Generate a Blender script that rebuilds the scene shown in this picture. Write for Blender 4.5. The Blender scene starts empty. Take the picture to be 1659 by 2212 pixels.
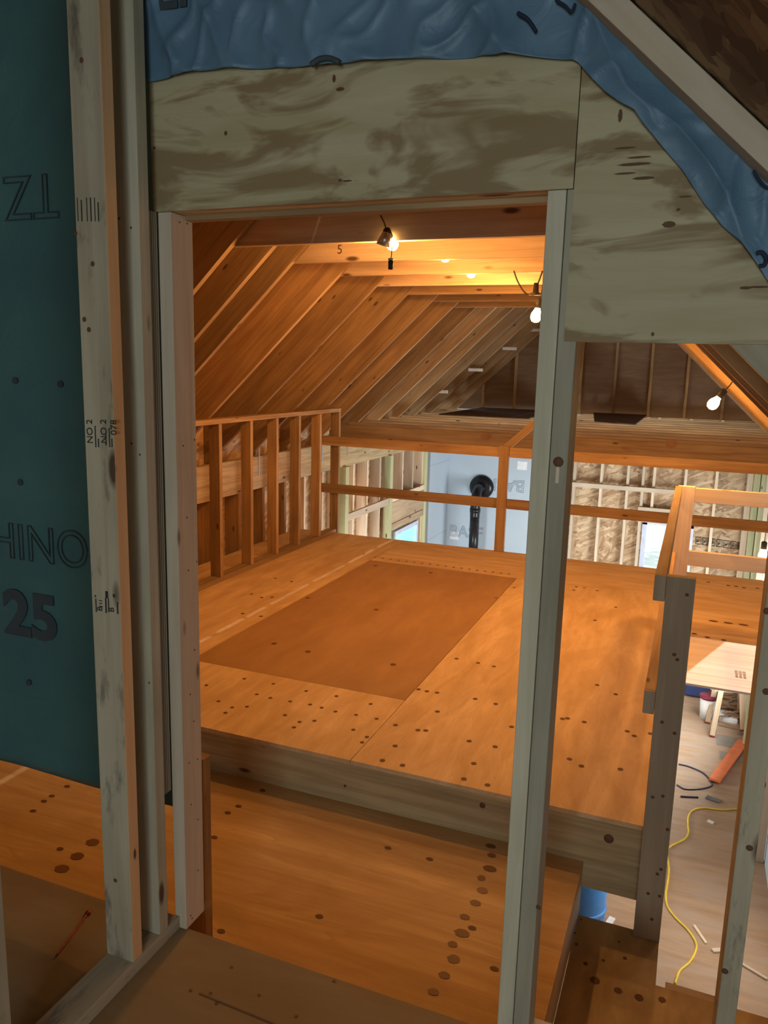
import bpy, bmesh, math, random
from mathutils import Vector, Matrix, noise
random.seed(4)
C = bpy.context.scene.collection
D = bpy.data

# ------------------------------------------------------------------ camera
H = 1.6
F = 1692.0
YAW, PITCH, ROLL = 0.3751, 0.18259, -0.02675
cy, sy = math.cos(YAW), math.sin(YAW)
cp, sp = math.cos(PITCH), math.sin(PITCH)
cr, sr = math.cos(ROLL), math.sin(ROLL)
f0 = Vector((-sy, cy, 0)); r0 = Vector((cy, sy, 0)); d0 = Vector((0, 0, -1))
fw = cp * f0 + sp * d0
d2 = cp * d0 - sp * f0
rt = cr * r0 + sr * d2
dn = cr * d2 - sr * r0
cam_d = D.cameras.new('camera')
cam = D.objects.new('camera', cam_d); C.objects.link(cam)
cam_d.sensor_fit = 'HORIZONTAL'; cam_d.sensor_width = 36.0
cam_d.lens = 36.0 * F / 1659.0
cam_d.clip_start = 0.05; cam_d.clip_end = 200
m = Matrix.Identity(4)
for i in range(3):
    m[i][0] = rt[i]; m[i][1] = -dn[i]; m[i][2] = -fw[i]
m[2][3] = H
cam.matrix_world = m
bpy.context.scene.camera = cam

# ------------------------------------------------------------------ world, sun, added fill lamps, exposure
vs = bpy.context.scene.view_settings
vs.view_transform = 'Standard'; vs.look = 'None'; vs.gamma = 1.0; vs.use_curve_mapping = False
vs.exposure = 0.0
w = D.worlds.new('sky'); bpy.context.scene.world = w; w.use_nodes = True
nt = w.node_tree; nt.nodes.clear()
wo = nt.nodes.new('ShaderNodeOutputWorld'); wb = nt.nodes.new('ShaderNodeBackground')
wb.inputs[0].default_value = (0.82, 0.93, 1.0, 1); wb.inputs[1].default_value = 1.6
nt.links.new(wb.outputs[0], wo.inputs[0])

def light(name, kind, loc, energy, color, target=None, size=1, size_y=None, rad=None, angle=None):
    l = D.lights.new(name, kind); l.energy = energy; l.color = color
    if kind == 'AREA':
        l.shape = 'RECTANGLE'; l.size = size; l.size_y = size_y or size
    if rad is not None: l.shadow_soft_size = rad
    if angle is not None: l.angle = angle
    o = D.objects.new(name, l); C.objects.link(o); o.location = loc
    if target is not None:
        o.rotation_euler = (Vector(target) - Vector(loc)).to_track_quat('-Z', 'Y').to_euler()
    return o
SUN = Vector((-0.35, 0.10, -1.0))
light('sun', 'SUN', (2, 5, 6), 2.6, (1.0, 0.97, 0.93), target=Vector((2, 5, 6)) + SUN, angle=0.01)
light('added_fill_behind_viewer', 'AREA', (0.55, -2.3, 1.7), 112, (0.77, 0.96, 1.0), target=(-0.5, 1.6, 1.5), size=1.5, size_y=1.3)  # unseen soft lamp before the solid rear wall, added to light the near framing
light('added_fill_right_far_end', 'AREA', (0.86, 9.6, -1.1), 210, (0.88, 0.96, 1.0), target=(-2.5, 10.2, -0.9), size=2.2, size_y=1.6)  # added lamp on the closed right wall, brightens the far framing
light('added_fill_main_floor', 'AREA', (0.86, 5.6, -1.5), 40, (1.0, 0.92, 0.82), target=(-1.0, 5.0, -2.4), size=1.8, size_y=1.2)  # added lamp over the main floor; the right wall has no window
light('added_fill_left_wall', 'AREA', (-3.5, 7.6, -1.6), 150, (0.88, 0.97, 1.0), target=(0.0, 10.5, -1.0), size=1.4, size_y=1.2)  # added lamp by the left wall, nearer than the framed window
WARM = (1.0, 0.47, 0.125)

# ------------------------------------------------------------------ pixel ray helpers (measured points laid on real planes)
def ray(u, v):
    a, b = (u - 829.5) / F, (v - 1106.0) / F
    return rt * a + dn * b + fw
def onz(u, v, z):
    d = ray(u, v); return Vector((0, 0, H)) + d * ((z - H) / d.z)
def ony(u, v, y):
    d = ray(u, v); return Vector((0, 0, H)) + d * (y / d.y)
def onx(u, v, x):
    d = ray(u, v); return Vector((0, 0, H)) + d * (x / d.x)

# ------------------------------------------------------------------ materials
def mat(name):
    m = D.materials.new(name); m.use_nodes = True
    nt = m.node_tree
    return m, nt, nt.nodes['Principled BSDF']
def N(nt, t, **kw):
    n = nt.nodes.new(t)
    for k, v in kw.items():
        if k.startswith('i_'):
            key = k[2:]; key = int(key) if key.isdigit() else key.replace('_', ' ')
            n.inputs[key].default_value = v
        else: setattr(n, k, v)
    return n
def ramp(nt, src, stops):
    r = N(nt, 'ShaderNodeValToRGB')
    e = r.color_ramp.elements
    while len(e) < len(stops): e.new(0.5)
    for q, (p, c) in zip(e, stops):
        q.position = p; q.color = (c[0], c[1], c[2], 1)
    nt.links.new(src, r.inputs[0]); return r.outputs[0]
def mix(nt, fac, a, b, mode='MIX'):
    n = N(nt, 'ShaderNodeMix', data_type='RGBA', blend_type=mode)
    if hasattr(fac, 'links') or hasattr(fac, 'is_linked'): nt.links.new(fac, n.inputs[0])
    else: n.inputs[0].default_value = fac
    for s, k in ((a, 6), (b, 7)):
        if isinstance(s, (tuple, list)): n.inputs[k].default_value = (s[0], s[1], s[2], 1)
        else: nt.links.new(s, n.inputs[k])
    return n.outputs[2]
def mathn(nt, op, a, b=None):
    n = N(nt, 'ShaderNodeMath', operation=op)
    for k, s in ((0, a), (1, b)):
        if s is None: continue
        if isinstance(s, (int, float)): n.inputs[k].default_value = s
        else: nt.links.new(s, n.inputs[k])
    return n.outputs[0]
def coords(nt, scale, offset_random=True):
    tc = N(nt, 'ShaderNodeTexCoord'); mp = N(nt, 'ShaderNodeMapping')
    mp.inputs['Scale'].default_value = scale
    if offset_random:
        oi = N(nt, 'ShaderNodeObjectInfo')
        va = N(nt, 'ShaderNodeVectorMath', operation='ADD')
        sc = N(nt, 'ShaderNodeVectorMath', operation='SCALE'); sc.inputs['Scale'].default_value = 37.0
        cx = N(nt, 'ShaderNodeCombineXYZ')
        for k in range(3): nt.links.new(oi.outputs['Random'], cx.inputs[k])
        nt.links.new(cx.outputs[0], sc.inputs[0])
        nt.links.new(tc.outputs['Object'], va.inputs[0]); nt.links.new(sc.outputs[0], va.inputs[1])
        nt.links.new(va.outputs[0], mp.inputs[0])
        return mp.outputs[0], oi.outputs['Random']
    nt.links.new(tc.outputs['Object'], mp.inputs[0])
    return mp.outputs[0], None

def lumber(name, light_c, dark_c, knot=(0.10, 0.05, 0.025), rough=0.75, knots=0.16, vary=0.35, stain=0.0):
    m, nt, b = mat(name)
    v, rnd = coords(nt, (1.3, 26, 26))
    n1 = N(nt, 'ShaderNodeTexNoise', i_Scale=1.0, i_Detail=6.0, i_Roughness=0.6, i_Distortion=0.8)
    nt.links.new(v, n1.inputs['Vector'])
    col = ramp(nt, n1.outputs[0], [(0.32, dark_c), (0.62, light_c)])
    v2, _ = coords(nt, (1.6, 4.5, 4.5))
    n2 = N(nt, 'ShaderNodeTexNoise', i_Scale=1.3, i_Detail=2.0)
    nt.links.new(v2, n2.inputs['Vector'])
    f2 = ramp(nt, n2.outputs[0], [(0.40, (0, 0, 0)), (0.75, (1, 1, 1))])
    col = mix(nt, mathn(nt, 'MULTIPLY', f2, vary), col, tuple(c * 0.55 for c in dark_c))
    v3, _ = coords(nt, (3.0, 9, 9))
    vo = N(nt, 'ShaderNodeTexVoronoi', i_Scale=1.0); nt.links.new(v3, vo.inputs['Vector'])
    k = ramp(nt, vo.outputs['Distance'], [(knots * 0.55, (1, 1, 1)), (knots, (0, 0, 0))])
    col = mix(nt, k, col, knot)
    if stain:
        v4, _ = coords(nt, (3.0, 10, 10))
        n4 = N(nt, 'ShaderNodeTexNoise', i_Scale=1.5, i_Detail=5.0, i_Roughness=0.65); nt.links.new(v4, n4.inputs['Vector'])
        s = ramp(nt, n4.outputs[0], [(0.55, (0, 0, 0)), (0.68, (1, 1, 1))])
        col = mix(nt, mathn(nt, 'MULTIPLY', s, stain), col, (0.10, 0.08, 0.06))
    br = mathn(nt, 'ADD', mathn(nt, 'MULTIPLY', rnd, 0.5), 0.75)
    hs = N(nt, 'ShaderNodeHueSaturation'); nt.links.new(br, hs.inputs['Value']); nt.links.new(col, hs.inputs['Color'])
    nt.links.new(hs.outputs[0], b.inputs['Base Color'])
    b.inputs['Roughness'].default_value = rough
    bp = N(nt, 'ShaderNodeBump'); bp.inputs['Strength'].default_value = 0.12; bp.inputs['Distance'].default_value = 0.003
    nt.links.new(n1.outputs[0], bp.inputs['Height']); nt.links.new(bp.outputs[0], b.inputs['Normal'])
    return m

def plywood(name, light_c, dark_c, scale=(1.0, 7.0, 7.0), stain_c=None, stain=0.6, lo=0.42, hi=0.62, rough=0.7, lines=0.5, stainscale=(1.0, 2.6, 2.6)):
    m, nt, b = mat(name)
    v, _ = coords(nt, scale)
    n0 = N(nt, 'ShaderNodeTexNoise', i_Scale=0.9, i_Detail=3.0, i_Distortion=1.2); nt.links.new(v, n0.inputs['Vector'])
    wv = mathn(nt, 'FRACT', mathn(nt, 'MULTIPLY', n0.outputs[0], 11.0))
    wl = ramp(nt, wv, [(0.0, (1, 1, 1)), (0.25, (0.2, 0.2, 0.2)), (1.0, (0, 0, 0))])
    n1 = N(nt, 'ShaderNodeTexNoise', i_Scale=2.2, i_Detail=5.0, i_Roughness=0.6, i_Distortion=0.6); nt.links.new(v, n1.inputs['Vector'])
    col = ramp(nt, n1.outputs[0], [(0.3, dark_c), (0.65, light_c)])
    col = mix(nt, mathn(nt, 'MULTIPLY', wl, lines), col, dark_c)
    if stain_c:
        v2, _ = coords(nt, stainscale)
        n2 = N(nt, 'ShaderNodeTexNoise', i_Scale=1.7, i_Detail=4.0, i_Roughness=0.55, i_Distortion=1.0); nt.links.new(v2, n2.inputs['Vector'])
        s = ramp(nt, n2.outputs[0], [(lo, (0, 0, 0)), (hi, (1, 1, 1))])
        col = mix(nt, mathn(nt, 'MULTIPLY', s, stain), col, stain_c)
    nt.links.new(col, b.inputs['Base Color']); b.inputs['Roughness'].default_value = rough
    bp = N(nt, 'ShaderNodeBump'); bp.inputs['Strength'].default_value = 0.1; bp.inputs['Distance'].default_value = 0.003
    nt.links.new(n1.outputs[0], bp.inputs['Height']); nt.links.new(bp.outputs[0], b.inputs['Normal'])
    return m

def osb(name, a, b_, c, sc=1.0):
    m, nt, b = mat(name)
    cols = None
    for k, (rot, s) in enumerate(((0.4, (9, 42, 42)), (1.9, (8, 36, 36)), (2.7, (10, 48, 48)))):
        tc = N(nt, 'ShaderNodeTexCoord'); mp = N(nt, 'ShaderNodeMapping')
        mp.inputs['Scale'].default_value = tuple(q * sc for q in s)
        m0 = N(nt, 'ShaderNodeMapping'); m0.inputs['Rotation'].default_value = (0, 0, rot)
        nz = N(nt, 'ShaderNodeTexNoise', i_Scale=7.0 * sc); va = N(nt, 'ShaderNodeVectorMath', operation='MULTIPLY_ADD')
        nt.links.new(tc.outputs['Object'], nz.inputs['Vector']); nt.links.new(nz.outputs['Color'], va.inputs[0])
        va.inputs[1].default_value = (.02 / sc, .02 / sc, .02 / sc); nt.links.new(tc.outputs['Object'], va.inputs[2])
        nt.links.new(va.outputs[0], m0.inputs[0]); nt.links.new(m0.outputs[0], mp.inputs[0])
        vo = N(nt, 'ShaderNodeTexVoronoi', i_Scale=1.0, i_Randomness=1.0); nt.links.new(mp.outputs[0], vo.inputs['Vector'])
        sp_ = N(nt, 'ShaderNodeSeparateColor'); nt.links.new(vo.outputs['Color'], sp_.inputs[0])
        cc = ramp(nt, sp_.outputs[0], [(0.0, a), (0.5, b_), (1.0, c)])
        if cols is None: cols = cc
        else:
            f = ramp(nt, sp_.outputs[1], [(0.45, (0, 0, 0)), (0.55, (1, 1, 1))])
            cols = mix(nt, f, cols, cc)
    nt.links.new(cols, b.inputs['Base Color']); b.inputs['Roughness'].default_value = 0.8
    return m

def plain(name, color, rough=0.6, metal=0.0, noise_amt=0.12, nscale=9.0, emit=None, trans=0.0):
    m, nt, b = mat(name)
    v, _ = coords(nt, (nscale,) * 3)
    n1 = N(nt, 'ShaderNodeTexNoise', i_Scale=1.0, i_Detail=4.0); nt.links.new(v, n1.inputs['Vector'])
    col = ramp(nt, n1.outputs[0], [(0.3, tuple(c * (1 - noise_amt) for c in color)), (0.7, tuple(min(1, c * (1 + noise_amt)) for c in color))])
    nt.links.new(col, b.inputs['Base Color']); b.inputs['Roughness'].default_value = rough; b.inputs['Metallic'].default_value = metal
    if trans: b.inputs['Transmission Weight'].default_value = trans
    if emit:
        b.inputs['Emission Color'].default_value = (*emit[0], 1); b.inputs['Emission Strength'].default_value = emit[1]
    return m

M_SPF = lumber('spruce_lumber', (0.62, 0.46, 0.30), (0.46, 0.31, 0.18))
M_PALE = lumber('pale_spruce_lumber', (0.74, 0.60, 0.45), (0.62, 0.47, 0.33), knots=0.12, vary=0.2)
M_GREY = lumber('weathered_spruce_lumber', (0.58, 0.49, 0.35), (0.46, 0.37, 0.25), stain=0.8, vary=0.5)
M_POST = lumber('door_stud_lumber', (0.56, 0.49, 0.36), (0.42, 0.36, 0.25), vary=0.35, knots=0.13)
M_GREYPOST = lumber('greyed_newel_lumber', (0.38, 0.31, 0.22), (0.30, 0.24, 0.165), knots=0.15, vary=0.3)
M_FIR = lumber('fir_joist_lumber', (0.56, 0.42, 0.23), (0.36, 0.25, 0.12), vary=0.35, knots=0.13)
M_EDGE = lumber('reddish_face_lumber', (0.86, 0.52, 0.27), (0.74, 0.42, 0.20), knots=0.06, vary=0.1)
M_TREAT = lumber('green_treated_lumber', (0.62, 0.62, 0.36), (0.50, 0.50, 0.28), knots=0.12)
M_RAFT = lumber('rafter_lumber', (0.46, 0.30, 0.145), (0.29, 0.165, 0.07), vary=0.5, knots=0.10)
M_HEAD = plywood("stained_header_plywood", (0.55, 0.46, 0.29), (0.44, 0.35, 0.19), stain_c=(0.25, 0.155, 0.065), stain=0.85, lo=0.47, hi=0.56, lines=0.25, stainscale=(1.7, 5.5, 5.5))
M_LOFT = plywood('loft_floor_plywood', (0.74, 0.53, 0.30), (0.56, 0.36, 0.17), scale=(1.0, 6.0, 6.0), stain_c=(0.46, 0.28, 0.12), stain=0.45, lines=0.35)
M_DARKPLY = plywood('smooth_dark_plywood', (0.42, 0.24, 0.10), (0.34, 0.185, 0.07), scale=(1.0, 3.0, 3.0), stain_c=(0.30, 0.16, 0.07), stain=0.3, lines=0.2)
M_LAND = plywood('landing_plywood', (0.63, 0.42, 0.19), (0.46, 0.27, 0.10), scale=(0.5, 6.5, 6.5), stain_c=(0.38, 0.22, 0.08), stain=0.5, lines=0.6)
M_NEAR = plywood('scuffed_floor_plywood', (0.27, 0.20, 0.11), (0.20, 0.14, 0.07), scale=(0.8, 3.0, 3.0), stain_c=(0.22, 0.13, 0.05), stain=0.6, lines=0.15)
M_TREAD = plywood('dusty_tread_plywood', (0.56, 0.43, 0.22), (0.40, 0.28, 0.13), scale=(1.5, 4.0, 4.0), stain_c=(0.24, 0.14, 0.06), stain=0.5, lines=0.2)
M_MAIN = plywood('main_floor_plywood', (0.46, 0.29, 0.17), (0.35, 0.21, 0.12), scale=(0.6, 5.0, 5.0), stain_c=(0.42, 0.31, 0.23), stain=0.6, lines=0.3)
M_WHITEPLY = plywood('new_white_plywood', (0.80, 0.70, 0.62), (0.62, 0.48, 0.38), scale=(0.35, 16.0, 16.0), lines=0.45)
M_GABLE = plywood('gable_plywood', (0.27, 0.17, 0.10), (0.19, 0.115, 0.065), stain_c=(0.2, 0.12, 0.07), stain=0.5)
M_OSB = osb('osb_sheathing', (0.33, 0.19, 0.10), (0.52, 0.35, 0.20), (0.70, 0.53, 0.35), sc=.62)
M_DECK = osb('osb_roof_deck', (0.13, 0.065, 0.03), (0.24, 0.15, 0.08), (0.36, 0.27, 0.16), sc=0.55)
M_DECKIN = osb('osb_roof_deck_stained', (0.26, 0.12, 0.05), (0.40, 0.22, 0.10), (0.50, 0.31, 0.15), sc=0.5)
M_PLYEDGE, _nt, _b = mat('plywood_layered_edge')
_v, _ = coords(_nt, (1, 1, 1)); _s = N(_nt, 'ShaderNodeTexWave', i_Scale=42.0, i_Distortion=0.6); _s.bands_direction = 'Y'
_nt.links.new(_v, _s.inputs['Vector'])
_nt.links.new(ramp(_nt, _s.outputs[0], [(0.2, (0.12, 0.09, 0.06)), (0.6, (0.42, 0.36, 0.27))]), _b.inputs['Base Color'])
M_KNOT = plain('wood_knot', (0.13, 0.055, 0.02), 0.7)
M_PLUG = plain('plywood_knot_plug', (0.17, 0.075, 0.035), 0.6)
M_BEAMKNOT = plain('beam_knot', (0.24, 0.12, 0.05), 0.7)
M_INK = plain('black_stamp_ink', (0.03, 0.03, 0.025), 0.8)
M_FOAM = plain('silver_foam_board', (0.50, 0.58, 0.66), 0.6, noise_amt=0.05, nscale=1.2)
M_FOAMLINE = plain('foam_board_print', (0.34, 0.41, 0.48), 0.6)
M_LABEL = plain('white_paper_label', (0.85, 0.87, 0.9), 0.6)
M_BLACK = plain('black_stove_metal', (0.015, 0.015, 0.018), 0.28, 0.3)
M_STEEL = plain('galvanized_steel', (0.55, 0.58, 0.62), 0.35, 0.9)
M_SOCKET = plain('black_rubber_socket', (0.02, 0.015, 0.012), 0.6)
M_BULB = plain('glowing_bulb_glass', (1, 0.8, 0.5), 0.2, emit=((1.0, 0.62, 0.22), 28.0))
M_VINYL = plain('white_vinyl_frame', (0.62, 0.68, 0.85), 0.4)
M_BLUEJ = plain('blue_plastic', (0.06, 0.24, 0.62), 0.45)
M_ORANGE = plain('orange_paint', (0.85, 0.20, 0.06), 0.5)
M_YELLOW = plain('yellow_cord_jacket', (0.85, 0.60, 0.05), 0.5)
M_DARKCORD = plain('dark_cord_jacket', (0.03, 0.03, 0.06), 0.5)
M_WHITE = plain('white_plastic', (0.78, 0.78, 0.76), 0.5)
M_MAROON = plain('maroon_plastic', (0.22, 0.02, 0.05), 0.5)
M_DKBLUE = plain('dark_blue_fabric', (0.02, 0.035, 0.12), 0.8)
M_RED = plain('dark_red_paint', (0.30, 0.03, 0.02), 0.5)
M_SCRAP = plain('brown_scrap', (0.30, 0.17, 0.09), 0.8)
M_GLASS = plain('clear_plastic_film', (0.75, 0.80, 0.85), 0.1, trans=0.85)
M_GREEN = plain('foliage_green', (0.28, 0.55, 0.34), 0.8, noise_amt=0.6, nscale=3)
M_PRINT = plain('underlayment_print', (0.05, 0.065, 0.075), 0.7)
M_PRINT2 = plain('underlayment_marker_print', (0.01, 0.02, 0.05), 0.7)

def membrane(name, a, b_):
    m, nt, b = mat(name)
    v, _ = coords(nt, (1, 1, 1), False)
    n1 = N(nt, 'ShaderNodeTexNoise', i_Scale=3.0, i_Detail=3.0); nt.links.new(v, n1.inputs['Vector'])
    col = ramp(nt, n1.outputs[0], [(0.35, a), (0.65, b_)])
    nt.links.new(col, b.inputs['Base Color']); b.inputs['Roughness'].default_value = 0.5
    n2 = N(nt, 'ShaderNodeTexNoise', i_Scale=14.0, i_Detail=3.0, i_Distortion=1.5); nt.links.new(v, n2.inputs['Vector'])
    bp = N(nt, 'ShaderNodeBump'); bp.inputs['Strength'].default_value = 0.35; bp.inputs['Distance'].default_value = 0.012
    nt.links.new(n2.outputs[0], bp.inputs['Height']); nt.links.new(bp.outputs[0], b.inputs['Normal'])
    return m
M_BLUE = membrane('blue_roof_underlayment', (0.095, 0.175, 0.26), (0.14, 0.24, 0.345))
M_TEAL = membrane('teal_roof_underlayment', (0.055, 0.145, 0.155), (0.070, 0.180, 0.175))

# ------------------------------------------------------------------ builders
def tag(o, label=None, cat=None, group=None, kind=None):
    if label: o['label'] = label
    if cat: o['category'] = cat
    if group: o['group'] = group
    if kind: o['kind'] = kind
    return o
def link(name, me, mats, parent=None, mw=None):
    for q in (mats if isinstance(mats, (list, tuple)) else [mats]): me.materials.append(q)
    o = D.objects.new(name, me); C.objects.link(o)
    if mw is not None: o.matrix_world = mw
    if parent is not None:
        o.parent = parent
        if mw is not None:
            o.matrix_parent_inverse = Matrix.Identity(4)
            o.matrix_local = parent.matrix_world.inverted() @ mw
    return o
def empty(name, loc):
    o = D.objects.new(name, None); C.objects.link(o); o.location = loc; o.matrix_world = Matrix.Translation(Vector(loc)); return o
def smooth(me):
    for p in me.polygons: p.use_smooth = True

def bevel_box(bm, L, t, w, bev):
    ret = bmesh.ops.create_cube(bm, size=1.0)
    bmesh.ops.scale(bm, vec=(L, t, w), verts=ret['verts'])
    if bev:
        bmesh.ops.bevel(bm, geom=bm.edges[:], offset=bev, segments=2, affect='EDGES', profile=0.5)

def frame(p0, p1, wdir):
    x = (Vector(p1) - Vector(p0)); L = x.length; x.normalize()
    z = Vector(wdir); z = (z - x * z.dot(x)).normalized(); y = z.cross(x)
    mw = Matrix.Identity(4)
    for i in range(3): mw[i][0] = x[i]; mw[i][1] = y[i]; mw[i][2] = z[i]; mw[i][3] = (p0[i] + p1[i]) / 2
    return mw, L
def board(name, p0, p1, w, t, wdir, m, parent=None, bev=0.002, miter=None):
    """lumber from p0 to p1 on its centre line; w measured along wdir, t across"""
    mw, L = frame(p0, p1, wdir)
    bm = bmesh.new(); bevel_box(bm, L, t, w, bev)
    me = D.meshes.new(name); bm.to_mesh(me); bm.free()
    return link(name, me, m, parent, mw)
def box(name, x0, x1, y0, y1, z0, z1, m, parent=None, axis=None, bev=0.002):
    """axis aligned board; the grain runs along the longest side unless axis is given"""
    d = (x1 - x0, y1 - y0, z1 - z0); a = axis if axis is not None else d.index(max(d))
    c = Vector(((x0 + x1) / 2, (y0 + y1) / 2, (z0 + z1) / 2))
    e = Vector((0, 0, 0)); e[a] = d[a] / 2
    wd = Vector((0, 0, 1)) if a != 2 else Vector((1, 0, 0))
    w = d[2] if a != 2 else d[0]
    t = d[1] if a != 1 else d[0]
    return board(name, c - e, c + e, w, t, wd, m, parent, bev)
def slab(name, pts, n, th, m, parent=None, xdir=(1, 0, 0), sub=None, knots=None, extra=None):
    """flat polygon pts (world) extruded by th along -n ; local x is xdir"""
    n = Vector(n).normalized(); x = Vector(xdir); x = (x - n * x.dot(n)).normalized(); y = n.cross(x)
    mw = Matrix.Identity(4); o = Vector(pts[0])
    for i in range(3): mw[i][0] = x[i]; mw[i][1] = y[i]; mw[i][2] = n[i]; mw[i][3] = o[i]
    inv = mw.inverted(); bm = bmesh.new()
    top = [bm.verts.new(inv @ Vector(p)) for p in pts]
    bot = [bm.verts.new((v.co.x, v.co.y, v.co.z - th)) for v in top]
    f = bm.faces.new(top); bm.faces.new(bot[::-1])
    for i in range(len(top)):
        bm.faces.new((top[i], bot[i], bot[(i + 1) % len(top)], top[(i + 1) % len(top)]))
    bmesh.ops.recalc_face_normals(bm, faces=bm.faces[:])
    if knots:
        for (p, a, b, mi) in knots:
            q = inv @ Vector(p)
            vs_ = [bm.verts.new((q.x + a * math.cos(t * math.tau / 14) * (1 + .12 * math.sin(3 * t)), q.y + b * math.sin(t * math.tau / 14), q.z + 0.0012)) for t in range(14)]
            ff = bm.faces.new(vs_); ff.material_index = mi
    me = D.meshes.new(name); bm.to_mesh(me); bm.free()
    return link(name, me, m, parent, mw)
def lathe(name, prof, m, loc, axis=(0, 0, 1), parent=None, seg=20):
    bm = bmesh.new(); rings = []
    for (r, z) in prof:
        rings.append([bm.verts.new((r * math.cos(k * math.tau / seg), r * math.sin(k * math.tau / seg), z)) for k in range(seg)])
    for a, b in zip(rings, rings[1:]):
        for k in range(seg): bm.faces.new((a[k], a[(k + 1) % seg], b[(k + 1) % seg], b[k]))
    if prof[0][0] > 1e-5: bm.faces.new(rings[0][::-1])
    if prof[-1][0] > 1e-5: bm.faces.new(rings[-1])
    bmesh.ops.remove_doubles(bm, verts=bm.verts[:], dist=1e-5); bmesh.ops.recalc_face_normals(bm, faces=bm.faces[:])
    me = D.meshes.new(name); bm.to_mesh(me); bm.free(); smooth(me)
    z = Vector(axis).normalized(); x = z.orthogonal().normalized(); y = z.cross(x)
    mw = Matrix.Identity(4)
    for i in range(3): mw[i][0] = x[i]; mw[i][1] = y[i]; mw[i][2] = z[i]; mw[i][3] = loc[i]
    return link(name, me, m, parent, mw)
def catmull(pts, n=8):
    P = [Vector(p) for p in pts]; out = []
    P = [2 * P[0] - P[1]] + P + [2 * P[-1] - P[-2]]
    for i in range(1, len(P) - 2):
        for k in range(n):
            t = k / n; a, b, c, d = P[i - 1:i + 3]
            out.append(0.5 * ((2 * b) + (c - a) * t + (2 * a - 5 * b + 4 * c - d) * t * t + (3 * b - a - 3 * c + d) * t ** 3))
    out.append(P[-2]); return out
def tube(name, pts, r, m, parent=None, seg=8, sm=8):
    P = catmull(pts, sm) if sm else [Vector(p) for p in pts]
    o = P[0].copy(); bm = bmesh.new(); rings = []
    up = Vector((0, 0, 1))
    for i, p in enumerate(P):
        d = (P[min(i + 1, len(P) - 1)] - P[max(i - 1, 0)]).normalized()
        a = d.cross(up)
        a = a.normalized() if a.length > 1e-3 else Vector((1, 0, 0))
        b = d.cross(a)
        rings.append([bm.verts.new(p - o + (a * math.cos(k * math.tau / seg) + b * math.sin(k * math.tau / seg)) * r) for k in range(seg)])
    for a, b in zip(rings, rings[1:]):
        for k in range(seg): bm.faces.new((a[k], a[(k + 1) % seg], b[(k + 1) % seg], b[k]))
    bm.faces.new(rings[0][::-1]); bm.faces.new(rings[-1])
    bmesh.ops.recalc_face_normals(bm, faces=bm.faces[:])
    me = D.meshes.new(name); bm.to_mesh(me); bm.free(); smooth(me)
    return link(name, me, m, parent, Matrix.Translation(o))
def text(name, s, p, x, y, size, m, parent, outline=0.0, ex=0.0006, squeeze=1.0, bold=0.0, right=False):
    """lettering in the plane spanned by x (reading direction) and y (up), baseline start p"""
    cu = D.curves.new(name, 'FONT'); cu.body = s; cu.size = size; cu.extrude = ex
    cu.offset = bold
    if outline: cu.fill_mode = 'NONE'; cu.bevel_depth = outline; cu.extrude = 0.0
    o = D.objects.new(name, cu); C.objects.link(o)
    dg = bpy.context.evaluated_depsgraph_get()
    me = D.meshes.new_from_object(o.evaluated_get(dg)); D.objects.remove(o)
    me.materials.clear()
    if right:
        mxx = max(q.co.x for q in me.vertices)
        for q in me.vertices: q.co.x -= mxx
    x = Vector(x).normalized(); y = Vector(y).normalized(); z = x.cross(y)
    mw = Matrix.Identity(4)
    for i in range(3): mw[i][0] = x[i] * squeeze; mw[i][1] = y[i]; mw[i][2] = z[i]; mw[i][3] = p[i]
    return link(name, me, m, parent, mw)

# roof planes: rafter undersides, and the deck above them
SL = 0.955
def zl(x): return 4.32 + SL * x          # underside of the left rafters
def zr(x): return 1.693 - SL * x          # underside of the right rafters
DK = 0.42                                 # vertical depth of a rafter
XR = (1.693 - 4.32) / (2 * SL)
DKR = 0.37             # ridge x
ORD = ['first', 'second', 'third', 'fourth', 'fifth', 'sixth', 'seventh', 'eighth', 'ninth', 'tenth', 'eleventh', 'twelfth', 'thirteenth', 'fourteenth', 'fifteenth', 'sixteenth', 'seventeenth', 'eighteenth', 'nineteenth', 'twentieth']

# ================================================================== SETTING
XL, XRT = -3.6, 0.92
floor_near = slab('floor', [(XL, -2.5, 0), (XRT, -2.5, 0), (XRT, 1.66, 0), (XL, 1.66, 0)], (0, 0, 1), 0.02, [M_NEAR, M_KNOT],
    knots=[(onz(u, v, 0), .005, .004, 1) for u, v in ((722, 2120), (412, 2140), (455, 2146), (468, 2168), (500, 2090), (560, 2150), (640, 2196), (1, 1), (820, 2165))[:7]])
tag(floor_near, kind='structure')
for pa_, pb_ in (((430, 2146), (640, 2232)),):
    a_, b_ = onz(*pa_, .0008), onz(*pb_, .0008)
    board('sheet_seam', a_, b_, .001, .003, (0, 0, 1), M_KNOT, floor_near, bev=0)
s = box('floor_joist', XL, XRT, 1.615, 1.653, -0.30, -0.02, M_FIR); s.name = 'trim_1'; tag(s, kind='structure')
LZ = -0.2
plugs = [(1060, 1828, 22, 9), (1062, 1848, 18, 9), (1058, 1877, 28, 13), (1040, 1897, 17, 11), (1042, 1924, 23, 13), (1027, 1951, 23, 12), (1004, 1981, 21, 12), (998, 2016, 32, 17), (978, 2040, 20, 13), (980, 2072, 26, 18), (960, 2107, 24, 15), (936, 2143, 24, 15)]
lk = []
for u, v, a, b in plugs:
    a *= 0.52; b *= 0.55
    c0 = onz(u, v, LZ); lk.append((c0, (onz(u + a, v, LZ) - c0).length, abs(onz(u, v + b, LZ).y - c0.y) * 1.0, 2))
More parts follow.
